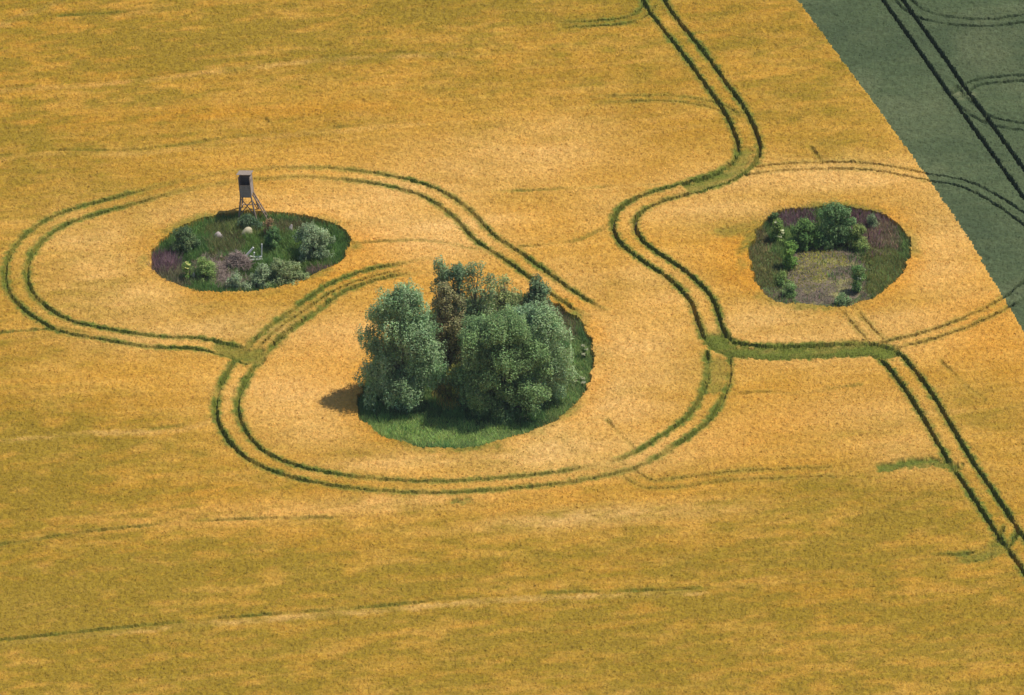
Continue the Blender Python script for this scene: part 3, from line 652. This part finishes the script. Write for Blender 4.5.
pond_weeds(P_left, [(166, 264, 1.25, 2.0, PUR, 1.4, 1), (178, 278, 1.6, 1.6, (.13, .12, .07), 1.1, 1), (215, 268, 1.9, 3.0, (.21, .165, .13), .8, .8), (235, 282, 2.0, 1.4, (.19, .16, .13), .8, .8),
    (320, 270, 1.0, .8, (.15, .10, .085), 1, 1), (232, 228, 2.6, 1.5, (.115, .125, .045), 1, 1), (224, 243, 1.6, 2, (.12, .12, .05), 1, 1), (345, 244, 1.0, 3, (.075, .135, .035), 1, 1), (290, 226, 1.8, 1.0, (.13, .12, .055), 1, 1)],
    'tangled green and purple weeds covering the left hollow', 301)
pond_weeds(P_mid, [(449, 392, 1.2, 3.0, (.30, .235, .07), 1, 1), (447, 372, .8, 1.4, (.28, .22, .14), .7, .8), (552, 305, 1.6, 1.6, (.17, .13, .08), .8, 1), (566, 316, 1.3, 3.0, (.15, .13, .07), .8, 1), (430, 430, 6, 2.0, (.20, .26, .085), .8, 1), (475, 438, 7, 1.6, (.205, .265, .09), .8, 1), (575, 385, 2.6, 7, (.155, .205, .07), .8, 1)],  # gap and front rim zones: sunlight on the grass painted as brighter blades
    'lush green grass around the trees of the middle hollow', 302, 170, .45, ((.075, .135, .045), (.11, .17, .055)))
pond_weeds(P_right, [(792, 216, 2.2, 1.9, PUR, 1.2, 1), (872, 224, 2.0, 3.0, (.135, .08, .085), 1.1, 1), (873, 240, .8, 3.0, (.15, .06, .10), 1.2, 1), (883, 237, 1.6, 3.2, (.16, .12, .08), .9, 1),
    (757, 262, 1.4, 6.0, (.16, .135, .065), .8, 1), (770, 278, 2.0, 5.0, (.125, .125, .045), .7, 1), (885, 274, 2.4, 4.6, (.125, .125, .04), .7, 1), (820, 296, 5, 2.5, (.155, .12, .095), .6, .7),
    (826, 270, 3.2, 7.5, (.13, .105, .085), .4, .55), (822, 257, 2.2, 1.5, (.27, .25, .05), .6, 1), (812, 274, 1.7, 2.2, (.25, .23, .055), .6, 1), (840, 284, 1.5, 2.0, (.2, .19, .07), .5, .7)],
    'low weeds in green, olive and purple ringing the dry mud of the right hollow', 303, 170, .45, ((.06, .10, .03), (.10, .14, .045)))

# grass growing in the weedy strips between the crop
Ps = []
for pts, hw, st in BAND[:5]:
    P = catmull(gps(pts, ZC), .12); r = np.random.default_rng(5)
    for k in range(int(130*hw)): Ps.append(P+r.uniform(-hw, hw, (len(P), 2))*np.array([.9, .9]))
Ps = np.vstack(Ps); Ps = Ps[rng.uniform(0, 1, len(Ps)) < .35]; n = len(Ps)
Q = []
for name, L, hw in ribbons:
    if name.startswith('green'): continue
    r = np.random.default_rng(9); k = r.integers(0, len(L), int(len(L)*.12*70)); Tn = np.gradient(L, axis=0); Tn /= np.linalg.norm(Tn, axis=1)[:, None]+1e-9
    q = L[k]+np.stack([-Tn[k, 1], Tn[k, 0]], 1)*(r.choice([-1, 1], len(k))*(hw+.02+np.abs(r.normal(0, .09, len(k)))))[:, None]
    ii = np.clip(((q[:, 0]-gx[0])/DX).astype(int), 0, len(gx)-1); jj = np.clip(((q[:, 1]-gy[0])/DY).astype(int), 0, len(gy)-1)
    Q.append(q[r.uniform(0, 1, len(k)) < grn[jj, ii]+.1])
Q = np.vstack(Q); nq = len(Q)
tag(blades('track_grass', Q, rng.uniform(.35, .72, nq), rng.uniform(.04, .10, nq), jitter_col((.20, .235, .04), nq, rng, .3), z0=.0, lean=.4), 'green late shoots lining the edges of the wheel ruts', 'grass', kind='stuff')
o = blades('track_grass', Ps, rng.uniform(.2, .5, n), rng.uniform(.04, .09, n), jitter_col((.13, .18, .035), n, rng, .25), z0=.02)
tag(o, 'green grass in the broad weedy strips where wheel tracks meet', 'grass', kind='stuff')

# ------------------------------------------------------------------ stones, brush pile, broken frame
def stone(px, py, lab, size, mat, seed):
    import bmesh
    bm = bmesh.new(); bmesh.ops.create_icosphere(bm, subdivisions=3, radius=1); r = np.random.default_rng(seed)
    k = r.normal(0, 1, (5, 3))
    for v in bm.verts:
        q = np.array(v.co); s = 1+.22*sum(math.sin(2.3*np.dot(q, kk)+i) for i, kk in enumerate(k))/2
        v.co = Vector((q[0]*size[0]*s, q[1]*size[1]*s, max(q[2], -.3)*size[2]*s))
    me = bpy.data.meshes.new('boulder'); bm.to_mesh(me); me.materials.append(mat)
    for p in me.polygons: p.use_smooth = True
    o = bpy.data.objects.new('boulder', me); C.collection.objects.link(o); g = gp(px, py); o.location = (g[0], g[1], size[2]*.5+.05)
    tag(o, lab, 'boulder')
stone(246.5, 236, 'rounded cream coloured boulder in the weeds below the hide', (.50, .42, .46), M_rock1, 1)
stone(217.5, 239.5, 'pinkish grey angular boulder in the weeds left of the cream one', (.34, .3, .46), M_rock2, 2)
stone(447, 371, 'pale whitish boulder in the gap between the big trees', (.42, .4, .6), M_rock2, 3)
stone(291, 233, 'small pale stone beside the large silvery willow bush', (.16, .2, .5), M_rock2, 4)
stone(193, 281, 'small pale grey stone beside the yellow flowering shrub', (.17, .2, .5), M_rock2, 6)

def brush(px, py, lab, rad, hgt, n, seed, mat=M_dead, name='brush_pile'):
    r = np.random.default_rng(seed); mb = MB(); g = gp(px, py)
    for k in range(n):
        th = r.uniform(0, 2*np.pi); q = r.uniform(0, 1)**.6*rad; zc = r.uniform(.08, 1)*hgt*(1-(q/rad)**2*.8)+.05
        c = np.array([math.cos(th)*q, math.sin(th)*q, zc]); dv = r.normal(0, 1, 3)*np.array([1, 1, .5]); dv /= np.linalg.norm(dv); L = r.uniform(.2, .55)
        p0, p1 = c-dv*L, c+dv*L; p0[2] = max(p0[2], .05); p1[2] = max(p1[2], .05)
        mb.tube([p0, (p0+p1)/2+r.normal(0, .05, 3), p1], [.02, .024, .008], 4)
    o = mb.build(name, mat, loc=(g[0], g[1], .02)); tag(o, lab, 'brush pile')
brush(238, 268, 'domed pile of pinkish brown dead branches beside the broken white frame', 1.0, 1.35, 900, 1)
brush(214, 272, 'low spread of grey brown dead twigs left of the domed branch pile', 1.2, .6, 650, 2)
brush(229, 283, 'flat scatter of dead twigs in front of the domed branch pile', .9, .5, 350, 3)

g = gp(252, 262)
t = thing('broken_frame', (g[0], g[1], .05), 'broken white wooden frame with raised bars beside the brush pile', 'debris')
def bar(P, r_, nm='bar'):
    mb = MB(); mb.tube(P, r_*1.6, 6); mb.build(nm, M_white, t)
bar([(-.5, 0, .50), (.14, .1, 1.25)], .055); bar([(-.55, -.05, .55), (-.1, -.3, .12)], .055); bar([(-.5, -.1, .18), (.85, -.15, .28)], .05)
bar([(.1, 0, .32), (.8, .1, .42)], .05); bar([(.78, .1, 0), (.82, .15, 1.55)], .035, 'post'); bar([(.1, .12, .2), (.2, .1, .8)], .04); bar([(-.2, 0, .5), (.3, 0, .4)], .035)

# ------------------------------------------------------------------ raised wooden hide
g = gp(249.5, 218.6)
hide = thing('deer_hide', (g[0], g[1], .0), 'grey boarded hunting hide on splayed brown pole legs at the top of the left hollow', 'hunting hide', rotz=R(-9))
hide.rotation_euler = (0, R(-4.5), R(-9))
W, Dp, H0, HB = .92, 1.0, 2.32, 1.85
def boards(nm, x0, x1, y, z0, z1, axis, mat=M_greywood):
    mb = MB(); n = max(1, round((z1-z0)/.18)); hh = (z1-z0)/n
    for k in range(n):
        zc = z0+hh*(k+.5); j = float(rng.uniform(-.006, .006))
        if axis == 'x': mb.box(((x0+x1)/2, y+j, zc), (x1-x0, .028, hh-.012))
        else: mb.box((y+j, (x0+x1)/2, zc), (.028, x1-x0, hh-.012))
    return mb.build(nm, mat, hide)
zt = H0+HB
boards('front_wall', -W/2+.03, W/2-.03, -Dp/2, H0, H0+1.05, 'x')
boards('back_wall', -W/2+.03, W/2-.03, Dp/2, H0, zt-.05, 'x', M_dark)
for s in (-1, 1): boards('side_wall', -Dp/2+.03, Dp/2-.03, s*W/2, H0, zt-.12, 'y')
mb = MB(); mb.box((0, 0, H0-.02), (W-.04, Dp-.04, .04)); mb.build('floor', M_dark, hide)
mb = MB()
for sx in (-1, 1):
    for sy in (-1, 1): mb.tube([(sx*W/2, sy*Dp/2, H0-.1), (sx*W/2, sy*Dp/2, zt-.05)], .035, 6)
mb.tube([(-W/2-.05, -Dp/2-.02, H0-.03), (W/2+.05, -Dp/2-.02, H0-.03)], .04, 6); mb.tube([(-W/2, -Dp/2-.03, H0+1.07), (W/2, -Dp/2-.03, H0+1.07)], .03, 6)
mb.build('corner_frame', M_pole, hide)
mb = MB(); a_ = R(-12); Mx = np.array([[1, 0, 0], [0, math.cos(a_), -math.sin(a_)], [0, math.sin(a_), math.cos(a_)]])
for k in range(6): mb.box((-.5+.2*k, 0, zt+.10+.004*(k % 2)), (.194, Dp+.28, .035), Mx)
mb.build('roof', M_roof, hide)
mb = MB(); mb.box((W/2+.03, 0, H0+1.35), (.02, .5, .3)); mb.build('side_hatch', M_dark, hide)
for sx in (-1, 1):
    for sy in (-1, 1):
        mb = MB(); mb.tube([(sx*(W/2-.03), sy*(Dp/2-.03), H0), (sx*.78, sy*.78, 0)], [.065, .085], 7); mb.build('leg', M_pole, hide)
for P in ([(-.40, -.52, H0-.2), (.62, -.68, .75)], [(.45, -.54, H0-.35), (-.62, -.7, .7)], [(-.55, -.62, 1.1), (-.55, .62, 1.1)], [(.45, -.5, H0-.2), (.6, .6, .6)], [(-.6, .66, .95), (.6, .66, .95)]):
    mb = MB(); mb.tube(P, .04, 6); mb.build('brace', M_pole, hide)
mb = MB()
for s in (-1, 1): mb.tube([(W/2+.05, s*.2, H0+.05), (W/2+1.15, s*.2-.1, 0)], .055, 6)
ld = mb.build('ladder', M_pole, hide)
for k in range(6):
    f = (k+.7)/6.6; mb = MB(); x_ = W/2+.05+1.1*f; z_ = (H0+.05)*(1-f)
    mb.tube([(x_, -.25-.1*f, z_), (x_, .25-.1*f, z_)], .025, 6); mb.build('rung', M_pole, ld)

# ------------------------------------------------------------------ thin haze volume, added to lift the dark foliage shadows
m = bpy.data.materials.new('haze_air'); m.use_nodes = True; n = m.node_tree; n.nodes.remove(n.nodes['Principled BSDF'])
pv = n.nodes.new('ShaderNodeVolumePrincipled'); pv.inputs['Density'].default_value = 3e-5; pv.inputs['Color'].default_value = (.78, .86, 1, 1)
n.links.new(pv.outputs[0], n.nodes['Material Output'].inputs['Volume'])
mb = MB(); mb.box((0, 1750, 220), (6100, 8600, 442)); tag(mb.build('haze', m), kind='stuff')
